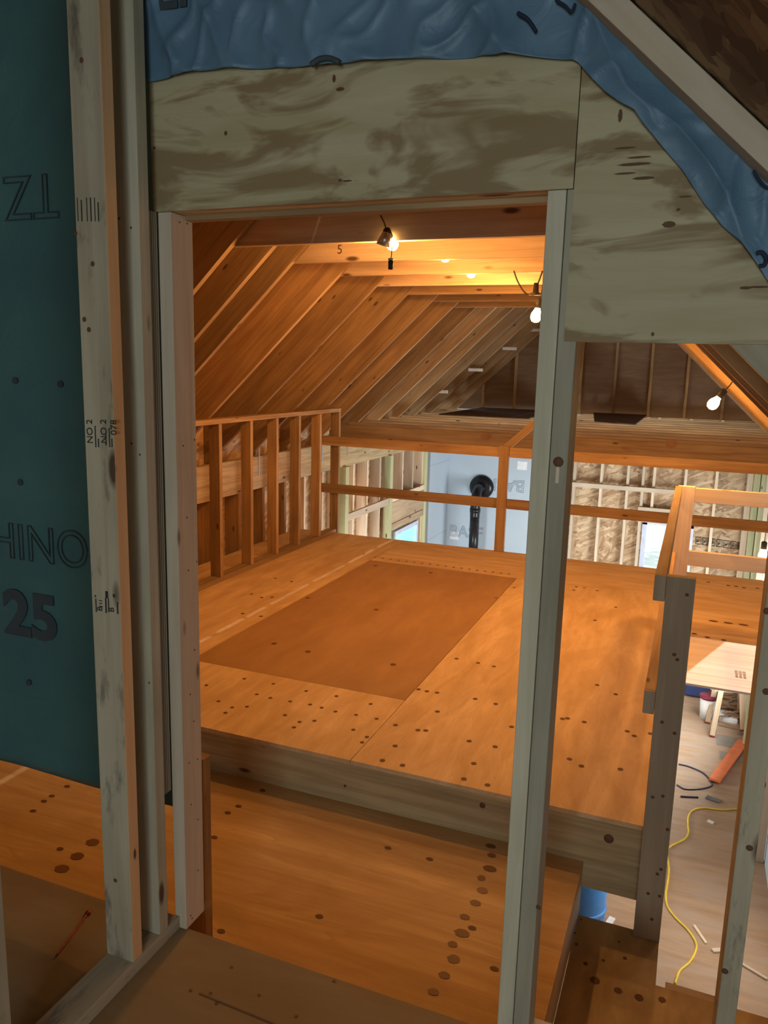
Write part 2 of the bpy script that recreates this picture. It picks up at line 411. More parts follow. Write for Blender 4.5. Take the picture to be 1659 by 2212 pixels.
for u, v in ((567, 1708), (515, 1742), (463, 1809), (492, 1756), (838, 1832), (928, 1856), (690, 1980), (478, 2012), (1068, 2093), (1020, 2005), (130, 1834), (72, 1752), (95, 1731), (112, 1720), (145, 1699)):
    lk.append((onz(u, v, LZ), .014, .010, 1))
for u, v, a in ((200, 1820, 17), (167, 1850, 17), (134, 1877, 19)):
    c0 = onz(u, v, LZ); lk.append((c0, (onz(u + a * .9, v, LZ) - c0).length, .022, 2))
landing = slab('floor', [(XL, 1.66, LZ), (-0.244, 1.66, LZ), (-0.244, 2.755, LZ), (XL, 2.755, LZ)], (0, 0, 1), 0.02, [M_LAND, M_KNOT, M_PLUG], knots=lk)
tag(landing, kind='structure')
tk = []
for u, v, r in ((1255, 1987, .004), (1245, 2040, .006), (1285, 2118, .016), (1335, 2140, .013), (1380, 2155, .014), (1265, 2082, .008), (1303, 2075, .006), (1350, 2070, .007), (1241, 2016, .005), (1337, 2035, .005), (1430, 2160, .012), (1424, 1970, .004)):
    tk.append((onz(u, v, -0.4), r, r, 1))
o = slab('stair_landing_plywood', [(-0.243, 1.66, -0.4), (0.92, 1.66, -0.4), (0.92, 2.473, -0.4), (0.044, 2.473, -0.4), (0.044, 2.72, -0.4), (-0.243, 2.72, -0.4)], (0, 0, 1), 0.02, [M_TREAD, M_KNOT], knots=tk, xdir=(0, 1, 0))
tag(o, 'dusty plywood step below the landing, with round knots and a post standing on it', 'stair step')
o = box('landing_edge_board', -0.263, -0.2445, 1.66, 2.755, -0.40, -0.2205, M_PALE)
tag(o, 'pale board on edge closing the right side of the orange landing', 'edge board')
o = box('stair_joist', 0.05, 0.92, 2.435, 2.473, -0.66, -0.421, M_SPF); tag(o, 'joist under the front edge of the dusty plywood step', 'joist')
o = box('nailer_board', 0.075, 0.25, 2.474, 2.53, -0.46, -0.421, M_PALE); tag(o, 'short light nailer board along the lip of the stair step', 'board')

# loft floor: sheets of plywood, each its own thing
def kn(lst, z, r=1.0): return [(onz(u, v, z), .013 * r, .013 * r, 1) for (u, v) in lst]
Q = [((550, 30), 1), ((822, 42), 1), ((297, 263), 1.3), ((245, 246), 1), ((200, 345), 1.5), ((293, 359), 1.3), ((367, 165), 1), ((450, 181), 1), ((350, 262), .8), ((199, 220), .8)]
def q2(l): return [(440 + x / 2.37, 1180 + y / 2.37) for x, y in l]
Ypair = [(XL, -1.2), (-1.2, -0.02)]
left_near = q2([(14, 712), (272, 759), (342, 777), (146, 826), (112, 853), (222, 822), (76, 794), (525, 742), (443, 795), (604, 827), (675, 847), (567, 894), (491, 900), (462, 928), (417, 865), (855, 808), (680, 768), (780, 864), (885, 884), (766, 940), (811, 1005), (836, 977), (208, 679), (357, 705), (545, 811)])
right_k = q2([(1295, 576), (1405, 598), (1486, 616), (1100, 733), (1143, 743), (1195, 750), (1390, 782), (1495, 808), (1197, 847), (982, 916), (1097, 942), (1137, 944), (1576, 925), (1359, 998), (1492, 1027), (980, 1023), (1383, 1113), (915, 1097), (1018, 1122), (1332, 1192), (1453, 1223), (1590, 212), (1497, 265)]) + [(1285, 1340), (1330, 1312), (1240, 1275), (1226, 1552), (1262, 1560), (1215, 1553), (1290, 1480), (1330, 1500), (1230, 1640), (1256, 1655), (1355, 1580), (1370, 1590), (1405, 1585), (1340, 1662), (1210, 1285)]
far_k = q2([(820, 41)]) + [(u, 1203 + (u - 800) * .125) for u in range(810, 1110, 17)] + [(1245, 1268), (1262, 1270), (1290, 1276)]
def sheet(x0, x1, y0, y1, m, label, knots=None, th=0.019, z=0.0, xd=(0, 1, 0)):
    o = slab('plywood_sheet', [(x0, y0, z), (x1, y0, z), (x1, y1, z), (x0, y1, z)], (0, 0, 1), th, [m, M_KNOT], knots=knots, xdir=xd)
    return tag(o, label, 'plywood sheet')
sheet(XL, -1.203, 2.747, 3.400, M_LOFT, 'knotty orange plywood sheet along the front left edge of the loft floor', kn(left_near, 0, .75))
sheet(XL, -2.45, 3.403, 6.79, M_LOFT, 'plywood floor strip under the half-height stud wall in the loft', kn([(u, v) for u, v in q2([(297, 263), (245, 246), (200, 345), (293, 359), (367, 165), (450, 181), (350, 262)])], 0, 1.0))
sheet(-2.447, -1.203, 3.403, 5.93, M_DARKPLY, 'smooth darker plywood sheet in the middle of the loft floor', kn(q2([(883, 325), (1162, 136), (360, 499), (534, 540), (970, 606), (880, 100), (532, 265)]), 0, 1.3))
sheet(-2.447, -0.02, 5.933, 6.79, M_LOFT, 'plywood sheet with a dotted row of marks below the far railing', kn(far_k, 0, .9), xd=(1, 0, 0))
sheet(-1.20, -0.02, 2.747, 5.93, M_LOFT, 'knotty orange plywood sheet right of the seam, by the stair opening', kn([p for p in right_k if onz(*p, 0).x < -0.05], 0, .9), xd=(0, 1, 0))
sheet(-0.017, XRT, 5.07, 6.79, M_LOFT, 'orange loft floor plywood behind the stairwell guard rails',
      [(onz(u, v, 0), .03, .018, 1) for u, v in ((1541, 1342), (1573, 1346), (1606, 1350))] + kn([(1573, 1265), (1590, 1267), (1607, 1270), (1636, 1271), (1530, 1258), (1500, 1369), (1528, 1377), (1563, 1383)], 0, 1.2), xd=(1, 0, 0))
o = slab('plywood_sheet', [(-0.015, 4.243, 0.0), (0.86, 4.243, 0.0), (0.86, 5.065, 0.0), (-0.015, 5.065, 0.0)], (0, 0, 1), 0.012, [M_WHITEPLY], xdir=(1, 0, 0))
tag(o, 'pale new plywood sheet in bright daylight over the stair opening', 'plywood sheet')
for k in range(3):
    text('printed_stamp', 'APA RATED', (0.335 + k * .02, 4.44, 0.0006), (0, 1, 0), (-1, 0, 0), 0.022, M_SCRAP, o)
# framing that carries the loft floor
o = box('rim_joist', XL, -0.0, 2.755, 2.793, -0.305, -0.019, M_FIR)
tag(o, 'wide grained rim board forming the step up to the loft floor', 'rim joist')
k2 = D.meshes.new('knot')
for (u, v, rr) in ((1315, 1812, .018), (1042, 1740, .012), (745, 1698, .006)):
    p = ony(u, v, 2.754)
    lathe('knot', [(0.0, 0.0), (rr, 0.0), (rr * .9, .002), (0.0, .003)], M_KNOT, (p.x, 2.7545, p.z), axis=(0, -1, 0), parent=o, seg=14)
for i in range(9):
    x = -3.35 + i * .406
    q = box('floor_joist', x - .019, x + .019, 2.795, 6.75, -.305, -.02, M_FIR)
    tag(q, 'floor joist under the loft deck, %s from the left wall' % ORD[i], 'joist', 'joists under the loft')
q = box('floor_beam', XL, XRT, 6.752, 6.79, -.305, -.02, M_FIR); tag(q, 'header joist carrying the far edge of the loft floor', 'joist')
q = box('floor_beam', -.015, XRT, 5.07, 5.108, -.305, -.02, M_FIR); tag(q, 'header joist along the far side of the stair opening', 'joist')
q = box('trimmer_joist', -.019, .019, 2.795, 5.06, -.305, -.021, M_FIR); tag(q, 'trimmer joist on the left side of the stair opening', 'joist')
q = box('support_board', .80, .84, 4.25, 5.06, -.15, -.014, M_SPF); tag(q, 'board carrying the pale plywood at its right end', 'board')

# main floor and outer walls
MZ = -2.75
q = slab('floor', [(XL, 1.6, MZ), (XRT + .6, 1.6, MZ), (XRT + .6, 12.1, MZ), (XL, 12.1, MZ)], (0, 0, 1), 0.05, M_MAIN); tag(q, kind='structure')
YB = 12.0
q = slab('wall_left', [(XL - .14, -2.5, MZ), (XL - .14, 12.3, MZ), (XL - .14, 12.3, 1.14), (XL - .14, -2.5, 1.14)], (1, 0, 0), 0.02, M_OSB, xdir=(0, 1, 0)); tag(q, kind='structure')
q = slab('wall_right', [(XRT + .02, -2.5, MZ), (XRT + .02, -2.5, 1.16), (XRT + .02, 12.3, 1.16), (XRT + .02, 12.3, MZ)], (-1, 0, 0), 0.03, M_FOAM, xdir=(0, 1, 0)); tag(q, kind='structure')
DX0, DX1 = -0.61, 0.10
o = slab('wall_back', [(-1.76, YB, MZ), (DX0, YB, MZ), (DX0, YB, -.52), (DX1, YB, -.52), (DX1, YB, MZ), (XRT + .02, YB, MZ), (XRT + .02, YB, 1.0), (-1.76, YB, 1.0)], (0, -1, 0), 0.02, M_OSB, xdir=(1, 0, 0)); tag(o, kind='structure')
WB = o
q = slab('wall_back', [(XL - .1, YB - .1, MZ), (-1.76, YB - .1, MZ), (-1.76, YB - .1, 1.0), (XL - .1, YB - .1, 1.0)], (0, -1, 0), 0.05, M_FOAM, xdir=(1, 0, 0)); tag(q, kind='structure'); WF = q
for z in (-.38, -1.6, .83):
    box('sheet_seam', XL, -1.76, YB - .153 + .05, YB - .1005, z, z + .006, M_FOAMLINE, WF, bev=0)
for (u, v, ang) in ((970, 1157, 0), (1195 - 60, 1040, 180)):
    p = ony(u, v, YB - .101)
    xd = Vector((1, 0, 0)) if ang == 0 else Vector((-1, 0, 0)); yd = Vector((0, 0, 1)) if ang == 0 else Vector((0, 0, -1))
    text('printed_lettering', 'BASF', (p.x, p.y - .002, p.z), xd, yd, .26, M_FOAMLINE, WF, outline=0.005)
for (u, v) in ((972, 1147), (1118, 996)):
    p = ony(u, v, YB - .102)
    box('paper_label', p.x, p.x + .15, YB - .104, YB - .1, p.z - .13, p.z, M_LABEL, WF, bev=0)
q = slab('wall_left', [(XL, 10.95, MZ), (XL, 11.9, MZ), (XL, 11.9, 0.7), (XL, 10.95, 0.7)], (1, 0, 0), 0.04, M_FOAM, xdir=(0, 1, 0)); tag(q, kind='structure')
for z in (-.35, .18, -.95):
    box('sheet_seam', XL - .01, XL + .0015, 10.95, 11.9, z, z + .006, M_FOAMLINE, q, bev=0)
# near walls behind the viewer, closing the room
q = slab('wall_rear', [(XL, -2.5, 0), (XL, -2.5, 3.4), (XRT, -2.5, 3.4), (XRT, -2.5, 0)], (0, 1, 0), 0.05, M_OSB); tag(q, kind='structure')
q = slab('wall_front', [(XL, 1.58, MZ), (XRT, 1.58, MZ), (XRT, 1.58, -.02), (XL, 1.58, -.02)], (0, 1, 0), 0.03, M_OSB); tag(q, kind='structure')
# roof decks; the right one has an added unseen opening shaping the sun patch
def deck(name, x0, x1, zf, y0, y1, m, cut=()):
    pts = [(x0, y0, zf(x0)), (x1, y0, zf(x1)), (x1, y1, zf(x1)), (x0, y1, zf(x0))]
    bm = bmesh.new()
    lo = [bm.verts.new(p) for p in pts]; hi = [bm.verts.new((p[0], p[1], p[2] + .03)) for p in pts]
    bm.faces.new(lo); bm.faces.new(hi[::-1])
    for i in range(4): bm.faces.new((lo[i], hi[i], hi[(i + 1) % 4], lo[(i + 1) % 4]))
    bmesh.ops.recalc_face_normals(bm, faces=bm.faces[:])
    me = D.meshes.new(name); bm.to_mesh(me); bm.free()
    o = D.objects.new(name, me); C.objects.link(o)
    for poly in cut:
        cb = bmesh.new(); zc = zf(sum(p[0] for p in poly) / len(poly))
        a = [cb.verts.new((x, y, zc - .6)) for x, y in poly]; b = [cb.verts.new((x, y, zc + .6)) for x, y in poly]
        cb.faces.new(a); cb.faces.new(b[::-1]); n_ = len(a)
        for i in range(n_): cb.faces.new((a[i], b[i], b[(i + 1) % n_], a[(i + 1) % n_]))
        bmesh.ops.recalc_face_normals(cb, faces=cb.faces[:])
        cm = D.meshes.new('cut'); cb.to_mesh(cm); cb.free(); co = D.objects.new('cut', cm); C.objects.link(co)
        md = o.modifiers.new('b', 'BOOLEAN'); md.operation = 'DIFFERENCE'; md.object = co; md.solver = 'EXACT'
        dg = bpy.context.evaluated_depsgraph_get(); dg.update()
        nm = D.meshes.new_from_object(o.evaluated_get(dg)); o.modifiers.clear(); o.data = nm; D.objects.remove(co)
    o.data.materials.clear(); o.data.materials.append(m); return tag(o, kind='structure')
def up_sun(x, y):   # back-project a floor point along the sun onto the right deck
    t = (1.693 + DKR - SL * x) / (1 + SL * 0.35); return (x + .35 * t, y - .10 * t)
a_, b_ = onz(1570, 1384, 0), onz(1487, 1450, 0)
dd = (b_ - a_) / (b_.y - a_.y)
c_ = a_ + dd * (4.15 - a_.y)
patch = [up_sun(a_.x, a_.y), up_sun(.62, a_.y), up_sun(.62, 4.15), up_sun(c_.x, 4.15)]
deck('ceiling', XR, XRT + .03, lambda x: zr(x) + DKR, 1.66, 12.3, M_DECKIN, cut=[patch])
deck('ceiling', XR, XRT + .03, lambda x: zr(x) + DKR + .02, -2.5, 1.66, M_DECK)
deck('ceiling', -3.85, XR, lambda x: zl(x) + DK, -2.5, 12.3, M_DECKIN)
q = slab('wall_gable', [(-3.75, 12.3, .95), (XRT + .05, 12.3, .95), (XR, 12.3, zr(XR) + DKR)], (0, -1, 0), 0.03, M_GABLE); tag(q, kind='structure')

# ================================================================== NEAR DOOR WALL
box_p = box('bottom_plate', -1.336, -1.247, -1.2, 1.652, 0.0, 0.038, M_GREY); tag(box_p, 'bottom plate of the left stud partition, running towards the doorway', 'bottom plate')
def stud(name, x0, x1, y0, y1, z0, z1, m, label, cat='stud', group=None, **kw):
    return tag(box(name, x0, x1, y0, y1, z0, z1, m, **kw), label, cat, group)
stud('wall_stud', -1.335, -1.248, 1.030, 1.068, .038, 2.95, M_GREY, 'partition stud at the bottom left corner of the view, nearest the viewer')
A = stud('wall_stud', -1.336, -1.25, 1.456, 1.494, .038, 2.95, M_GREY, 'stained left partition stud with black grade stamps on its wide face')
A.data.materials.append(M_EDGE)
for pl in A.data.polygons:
    if (A.matrix_world.to_3x3() @ pl.normal).x > .9: pl.material_index = 1  # right face of this stud gets a more orange colour than its front
# grade stamps on its face
for (u, v, s_) in ((192, 958, 'NO 2'), (222, 958, 'NO 2'), (243, 940, '078')):
    p = ony(u, v, 1.4555)
    text('grade_stamp', s_, (p.x + .012, 1.4552, p.z), (0, 0, 1), (-1, 0, 0), .024, M_INK, A)
for (u, v, hh) in ((206, 966, .05), (212, 966, .02), (236, 966, .045), (241, 966, .02), (228, 962, .03)):
    p = ony(u, v, 1.4555); box('stamp_bar', p.x, p.x + .003, 1.4552, 1.456, p.z, p.z + hh, M_INK, A, bev=0)
for (u, v, ww, hh) in ((207, 1322, .003, .034), (228, 1324, .004, .038), (234, 1322, .003, .034), (253, 1326, .004, .03), (228, 1292, .008, .018), (205, 1290, .003, .006), (214, 1298, .010, .002), (214, 1304, .010, .002), (214, 1310, .012, .002), (244, 1290, .006, .008), (168, 478, .002, .05), (176, 478, .003, .045), (188, 478, .002, .05), (196, 478, .003, .05), (205, 478, .002, .05), (212, 478, .003, .04)):
    p = ony(u, v, 1.4555); box('stamp_bar', p.x, p.x + ww, 1.4552, 1.456, p.z, p.z + hh, M_INK, A, bev=0)
for (u, v) in ((214, 1320), (239, 1322)):
    p = ony(u, v, 1.4555)
    text('grade_stamp', 'B', (p.x + .01, 1.4552, p.z), (0, 0, 1), (-1, 0, 0), .022, M_INK, A)
def dots(parent, lst, y, r=.004):
    for (u, v) in lst:
        p = ony(u, v, y)
        lathe('knot', [(0.0, 0.0), (r, 0.0), (r * .8, .0006), (0.0, .0008)], M_KNOT, (p.x, y, p.z), axis=(0, -1, 0), parent=parent, seg=10)
dots(A, [(200, 570), (163, 504), (182, 690), (192, 712), (249, 1902), (176, 130)], 1.4558, .006)
B = stud('wall_stud', -1.338, -1.25, 1.567, 1.605, .038, 2.95, M_POST, 'second partition stud, shadowed, just left of the plywood header')
dots(B, [(283, 492), (284, 958), (302, 982), (257, 472), (322, 1475)], 1.5666, .003)
o = box('plywood_strip', -1.305, -1.262, 1.612, 1.650, .43, 1.955, M_PLYEDGE); tag(o, 'layered plywood strip wedged between the partition stud and the doorway stud', 'plywood strip')
J = stud('doorway_stud', -1.263, -1.225, 1.654, 1.742, .0, 1.956, M_PALE, 'pale left doorway stud with a rounded foot at the floor edge')
def xdots(parent, lst, x, r=.0028):
    for (u, v) in lst:
        p = onx(u, v, x)
        lathe('nail_hole', [(0.0, 0.0), (r, 0.0), (r * .8, .0006), (0.0, .0008)], M_KNOT, (x, p.y, p.z), axis=(1, 0, 0), parent=parent, seg=8)
xdots(J, [(388, 480), (404, 483), (420, 950), (396, 963), (404, 1118), (425, 1213), (407, 1232), (420, 1404), (411, 1500), (419, 1558), (409, 1648), (427, 1640), (413, 1738), (428, 1770), (428, 1880), (412, 1978), (415, 1984)], -1.2248)
stud('block_post', -1.34, -1.262, 1.80, 1.838, LZ, .447, M_RAFT, 'short stud end standing on the landing behind the left doorway stud')
stud('doorway_stud', -.3185, -.2815, 1.655, 1.743, 0.0, 1.956, M_POST, 'right doorway jack stud directly under the plywood header, full opening height')
RK = stud('doorway_stud', -.2800, -.2425, 1.6555, 1.7435, 0.0, 1.956, M_POST, 'right doorway king stud with a big torn knot, tucked behind the plywood panel')
p = ony(1206, 998, 1.655)
lathe('torn_knot', [(0, 0), (.011, 0), (.010, .0010), (0, .0015)], M_KNOT, (p.x, 1.6553, p.z), axis=(0, -1, 0), parent=RK, seg=14)
box('torn_fibre', p.x - .004, p.x + .004, 1.6530, 1.6555, p.z - .045, p.z - .01, M_PALE, RK, bev=.0015)
dots(RK, [(1163, 1960)], 1.6552, .006)
RS = stud('wall_stud', .158, .196, 1.655, 1.743, 0.0, 1.66, M_GREY, 'dark green-tinged stud at the right edge of the view')
dots(RS, [(1619, 1832), (1566, 2098), (1657, 1320), (1655, 1494)], 1.6548, .007)
q = box('bottom_plate', -.3185, XRT, 1.655, 1.7435, -.04, 0.0, M_GREY); tag(q, 'bottom plate under the right part of the doorway wall', 'bottom plate')
# header plywood
def rl(x): return 2.055 - SL * x
o = slab('header_plywood', [(-1.278, 1.654, 1.957), (-.269, 1.654, 1.957), (-.269, 1.654, 2.27), (-.62, 1.654, 2.46), (-1.278, 1.654, 2.46)], (0, -1, 0), .018, [M_HEAD, M_KNOT],
    knots=[(ony(u, v, 1.654), a, b, 1) for u, v, a, b in ((735, 193, .010, .004), (722, 170, .004, .008), (488, 288, .004, .005), (750, 391, .012, .002), (334, 320, .004, .003), (735, 390, .005, .003), (1340, 250, .004, .012))])
tag(o, 'long water-stained plywood header over the doorway, below the blue underlayment', 'plywood panel')
knots = [(ony(u, v, 1.654), a, b, 1) for u, v, a, b in ((1465, 453, .004, .003), (1370, 355, .03, .003), (1380, 340, .022, .002), (1350, 375, .02, .002), (1480, 425, .012, .002), (1610, 622, .010, .003), (1410, 722, .003, .004), (1390, 385, .02, .003), (1640, 620, .02, .002), (1445, 485, .012, .006), (1350, 320, .02, .002))]
o = slab('header_plywood', [(-.267, 1.654, 1.661), (rl(1.661) * 0 + (2.0 - 1.661) / SL, 1.654, 1.661), (-.267, 1.654, 2.0 + .267 * SL)], (0, -1, 0), .018, [M_HEAD, M_KNOT], knots=knots)
tag(o, 'stained plywood gusset panel right of the doorway, cut to the roof slope', 'plywood panel')
o = box('header_core', -1.262, -.243, 1.673, 1.711, 1.957, 2.14, M_FIR); tag(o, 'front header board behind the plywood over the doorway', 'header board')
o = box('header_core', -1.262, -.243, 1.712, 1.744, 1.945, 2.14, M_RAFT); tag(o, 'rear header board over the doorway, set slightly lower', 'header board')
o = board('sloped_plank', ony(1585, 752, 1.69) + Vector((-.02, 0, .115)), ony(1585, 752, 1.69) + Vector((.60, 0, -.62 * SL + .115)), .14, .038, (1, 0, 1), M_GREY)
tag(o, 'weathered grey plank sloping down behind the gusset panel at the right edge', 'plank')
# sloped top plate against the roof deck, above the wall
pa = Vector((-1.30, 1.61, 2.048 + SL * 1.30)); pb = Vector((.90, 1.61, 2.048 - SL * .90))
o = board('sloped_top_plate', pa, pb, .044, .088, (SL, 0, 1), M_PALE); tag(o, 'pale sloping top plate under the roof deck at the upper right', 'top plate')

# blue underlayment over the wall
low = [(-1.30, 2.245), (-1.25, 2.245)]
for (u, v) in ((400, 163), (455, 155), (560, 150), (700, 145), (800, 137), (900, 130), (1050, 122), (1150, 126), (1238, 133), (1252, 140), (1280, 175), (1310, 205), (1340, 228), (1372, 245), (1390, 272), (1440, 330), (1475, 370), (1520, 440), (1560, 490), (1600, 525), (1620, 550), (1640, 580), (1659, 610)):
    p = ony(u, v, 1.645); low.append((p.x, p.z))
low.append((.30, low[-1][1] - (.30 - low[-1][0]) * 1.0))
def interp(lst, x):
    for (a, b), (c, d) in zip(lst, lst[1:]):
        if x <= c: return b + (d - b) * max(0, (x - a)) / max(1e-6, c - a)
    return lst[-1][1]
def fold(x, z, seed=0):
    v = noise.noise(Vector((x * 7 + seed, z * 2.2, 3.1)))
    r = 1 - abs(noise.noise(Vector((x * 5 + z * 3, z * 1.5 - x * 2, 7.7 + seed)))) * 2
    r2 = 1 - abs(noise.noise(Vector((x * 11 - z * 6, z * 9 + x * 3, 1.7 + seed)))) * 2
    return .010 * v + .012 * max(0, r) ** 3 + .007 * max(0, r2) ** 3
def sheetmesh(name, x0, x1, nx, nz, zlo, zhi, yf, m, label, parent=None):
    bm = bmesh.new(); g = []
    ox = Vector((x0, yf(x0, zlo(x0)), zlo(x0)))
    for i in range(nx + 1):
        x = x0 + (x1 - x0) * i / nx; col = []
        for k in range(nz + 1):
            z = zlo(x) + (zhi(x) - zlo(x)) * k / nz
            col.append(bm.verts.new(Vector((x, yf(x, z), z)) - ox))
        g.append(col)
    for i in range(nx):
        for k in range(nz): bm.faces.new((g[i][k], g[i + 1][k], g[i + 1][k + 1], g[i][k + 1]))
    me = D.meshes.new(name); bm.to_mesh(me); bm.free(); smooth(me)
    o = link(name, me, m, parent, Matrix.Translation(ox))
    md = o.modifiers.new('thickness', 'SOLIDIFY'); md.thickness = .0012
    return tag(o, label, 'underlayment')
BU = sheetmesh('roof_underlayment', -1.30, .30, 260, 70, lambda x: interp(low, x), lambda x: min(2.95, 2.05 - SL * x), lambda x, z: 1.643 - 1.5 * fold(x, z) * (1.0 if z < 3 else 0), M_BLUE,
    'wrinkled blue roof underlayment stapled over the wall above the plywood header')
text('printed_lettering', 'LI', ony(332, 22, 1.628), (1, 0, 0), (0, 0, 1), .13, M_PRINT, BU, bold=.003)
def stroke(pts, r, par, m=M_PRINT2):
    tube('marker_stroke', [ony(u, v, 1.618) for u, v in pts], r, m, par, seg=6)
stroke([(1118, 28), (1138, 40), (1150, 55), (1158, 68)], .004, BU)
stroke([(1200, 0), (1220, 12), (1234, 25), (1243, 8)], .003, BU)
stroke([(1628, 368), (1638, 385), (1650, 400), (1662, 408)], .0025, BU)
stroke([(1634, 548), (1645, 545), (1655, 556), (1652, 572), (1640, 575)], .004, BU)
stroke([(672, 140), (690, 128), (712, 126), (733, 134)], .006, BU, M_PRINT)
# hanging underlayment in the bay left of the partition
TL = sheetmesh('roof_underlayment', -2.75, -1.27, 90, 90, lambda x: .312 + .035 * (-1.6 - x) * (-0.3) + .006 * math.sin(x * 9), lambda x: 2.95, lambda x, z: 1.752 - .5 * fold(x * .4, z * .4, 5) * min(1, z / 2) - (.02 * math.exp(-((z - .33) / .03) ** 2)), M_TEAL,
    'hanging teal-blue underlayment with large outlined letters left of the partition studs')
xo = Vector((1, 0, 0)); zo = Vector((0, 0, 1))
yT = 1.745
def tp(u, v): return ony(u, v, yT)
p = tp(190, 1230); text('printed_lettering', 'HINO', (p.x, yT, p.z), xo + zo * .0, zo, .158, M_PRINT, TL, outline=.0016, squeeze=.95, right=True)
p = tp(124, 1385); text('printed_lettering', '25', (p.x, yT, p.z), xo, zo, .195, M_PRINT, TL, squeeze=1.12, bold=.007, right=True)
p = tp(124, 374); text('printed_lettering', 'TZ', (p.x, yT, p.z), -xo, -zo, .165, M_PRINT, TL, outline=.002, squeeze=.95)
for (u, v) in ((32, 822), (130, 830), (43, 1042), (62, 1475)):
    p = tp(u, v); lathe('printed_dot', [(.007, 0), (.010, .0), (.010, .0008), (.007, .0008)], M_PRINT, (p.x, yT, p.z), axis=(0, -1, 0), parent=TL, seg=16)
# dark red stick on the floor
pa, pb = onz(190, 1975, 0), onz(121, 2068, 0)
e = empty('chalk_line_pin', (pa.x, pa.y, 0)); tag(e, 'thin dark red pin with a round head lying on the floor left of the partition', 'pin')
tube('shaft', [pa + Vector((0, 0, .004)), (pa + pb) / 2 + Vector((.001, 0, .004)), pb + Vector((0, 0, .004))], .003, M_RED, e)
lathe('head', [(0, 0), (.008, .0), (.009, .006), (.005, .011), (0, .012)], M_RED, (pa.x, pa.y, 0), parent=e, seg=12)

# ================================================================== LOFT
# half-height stud wall on the left
PX0, PX1 = -3.26, -3.17
q = box('sole_plate', PX0, PX1, 2.80, 6.79, 0.0, .038, M_RAFT); tag(q, 'sole plate of the half-height stud wall on the loft floor', 'plate')
q = box('cap_plate', PX0, PX1, 2.80, 6.86, 1.17, 1.206, M_RAFT); tag(q, 'top plate of the half-height stud wall in the loft', 'plate')
for k, y in enumerate([3.18, 3.58, 3.98, 4.38, 4.787, 5.215, 5.617, 6.007, 6.413, 6.822]):
    z0 = .038 if y < 6.8 else -.3
    q = box('half_wall_stud', PX0 + .001, PX1 - .001, y, y + .038, z0, 1.169, M_RAFT)
    tag(q, 'half-height wall stud in the loft, %s from the far railing end' % ORD[9 - k], 'stud', 'half-height wall studs')
# far railing
RY0, RY1 = 6.792, 6.83
for (z0, z1, lab) in ((.848, .936, 'top rail of the far loft railing, below the big ceiling beam'), (.388, .474, 'middle rail of the far loft railing')):
    q = box('guard_rail', -3.40, XRT, RY0, RY1, z0, z1, M_RAFT); tag(q, lab, 'railing')
q = box('railing_post', -1.588, -1.502, RY0 - .039, RY0 - .001, 0.001, .95, M_RAFT); tag(q, 'post of the far loft railing in front of the stovepipe', 'post')
q = board('railing_brace', (-1.58, 6.86, .90), (-1.24, 6.86, 1.22), .06, .05, (-1, 0, 1), M_RAFT); tag(q, 'short slanting brace rising from the far railing post', 'brace')
# grey newel post and the two rails that run back from it
q = box('newel_post', -.045, .045, 2.684, 2.722, -.399, .945, M_GREYPOST); tag(q, 'greyish newel post at the head of the stairs, standing on the lower step', 'post')
dots(q, [(1456, 1414), (1457, 1414), (1484, 1285), (1463, 1425), (1430, 1560), (1457, 1584), (1410, 1722), (1432, 1720), (1442, 1792), (1428, 1878), (1420, 1888), (1400, 1930), (1425, 1936), (1408, 1986)], 2.6838, .006)
for (z0, z1, lab, y1) in ((.857, .945, 'upper side rail running from the grey newel post back to the orange post', 4.998), (.455, .537, 'lower side rail running from the grey newel post back to the orange post', 4.998)):
    e = empty('side_rail', (-.064, 2.684, z0)); tag(e, lab, 'railing')
    box('rail_board', -.083, -.046, 2.70, y1, z0, z1, M_RAFT, e)
    box('grey_end_face', -.083, -.046, 2.684, 2.6995, z0, z1, M_GREYPOST, e, bev=.003)['label'] = 'greyed sawn end of the rail'
q = box('railing_post', -.0675, .027, 5.0, 5.038, -.0, .945, M_PALE); tag(q, 'bright orange-lit post at the corner of the stairwell guard', 'post')
for (z0, z1, lab) in ((.853, .938, 'upper stairwell guard rail right of the bright corner post'), (.462, .552, 'lower stairwell guard rail right of the bright corner post')):
    q = box('guard_rail', .0275, XRT, 5.0, 5.038, z0, z1, M_PALE); tag(q, lab, 'railing')

# rafters
ys = [(2.13 + .61 * i) * 1.046 for i in range(16)]
def raft(x0, x1, zf, y, label, group, side, dep=.286, m=M_RAFT):
    c = (dep / 2)
    nrm = Vector((-SL if side < 0 else SL, 0, 1)).normalized()
    a = Vector((x0, y + .019, zf(x0))) + nrm * c; b = Vector((x1, y + .019, zf(x1))) + nrm * c
    q = board('rafter', a, b, dep, .038, nrm, m); return tag(q, label, 'rafter', group)
for i, y in enumerate(ys):
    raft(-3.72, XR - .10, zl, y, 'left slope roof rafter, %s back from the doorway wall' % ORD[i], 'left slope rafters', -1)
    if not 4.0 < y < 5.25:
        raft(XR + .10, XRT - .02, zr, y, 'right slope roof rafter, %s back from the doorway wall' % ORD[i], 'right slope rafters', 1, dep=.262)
raft(-3.72, XR - .16, lambda x: zl(x), 3.85, 'extra rafter doubled up between the nearer left slope rafters', None, -1)
q = box('ridge_board', XR - .02, XR + .02, 1.70, 12.28, 3.0, 3.30, M_RAFT); tag(q, 'ridge board at the peak of the roof', 'ridge board')
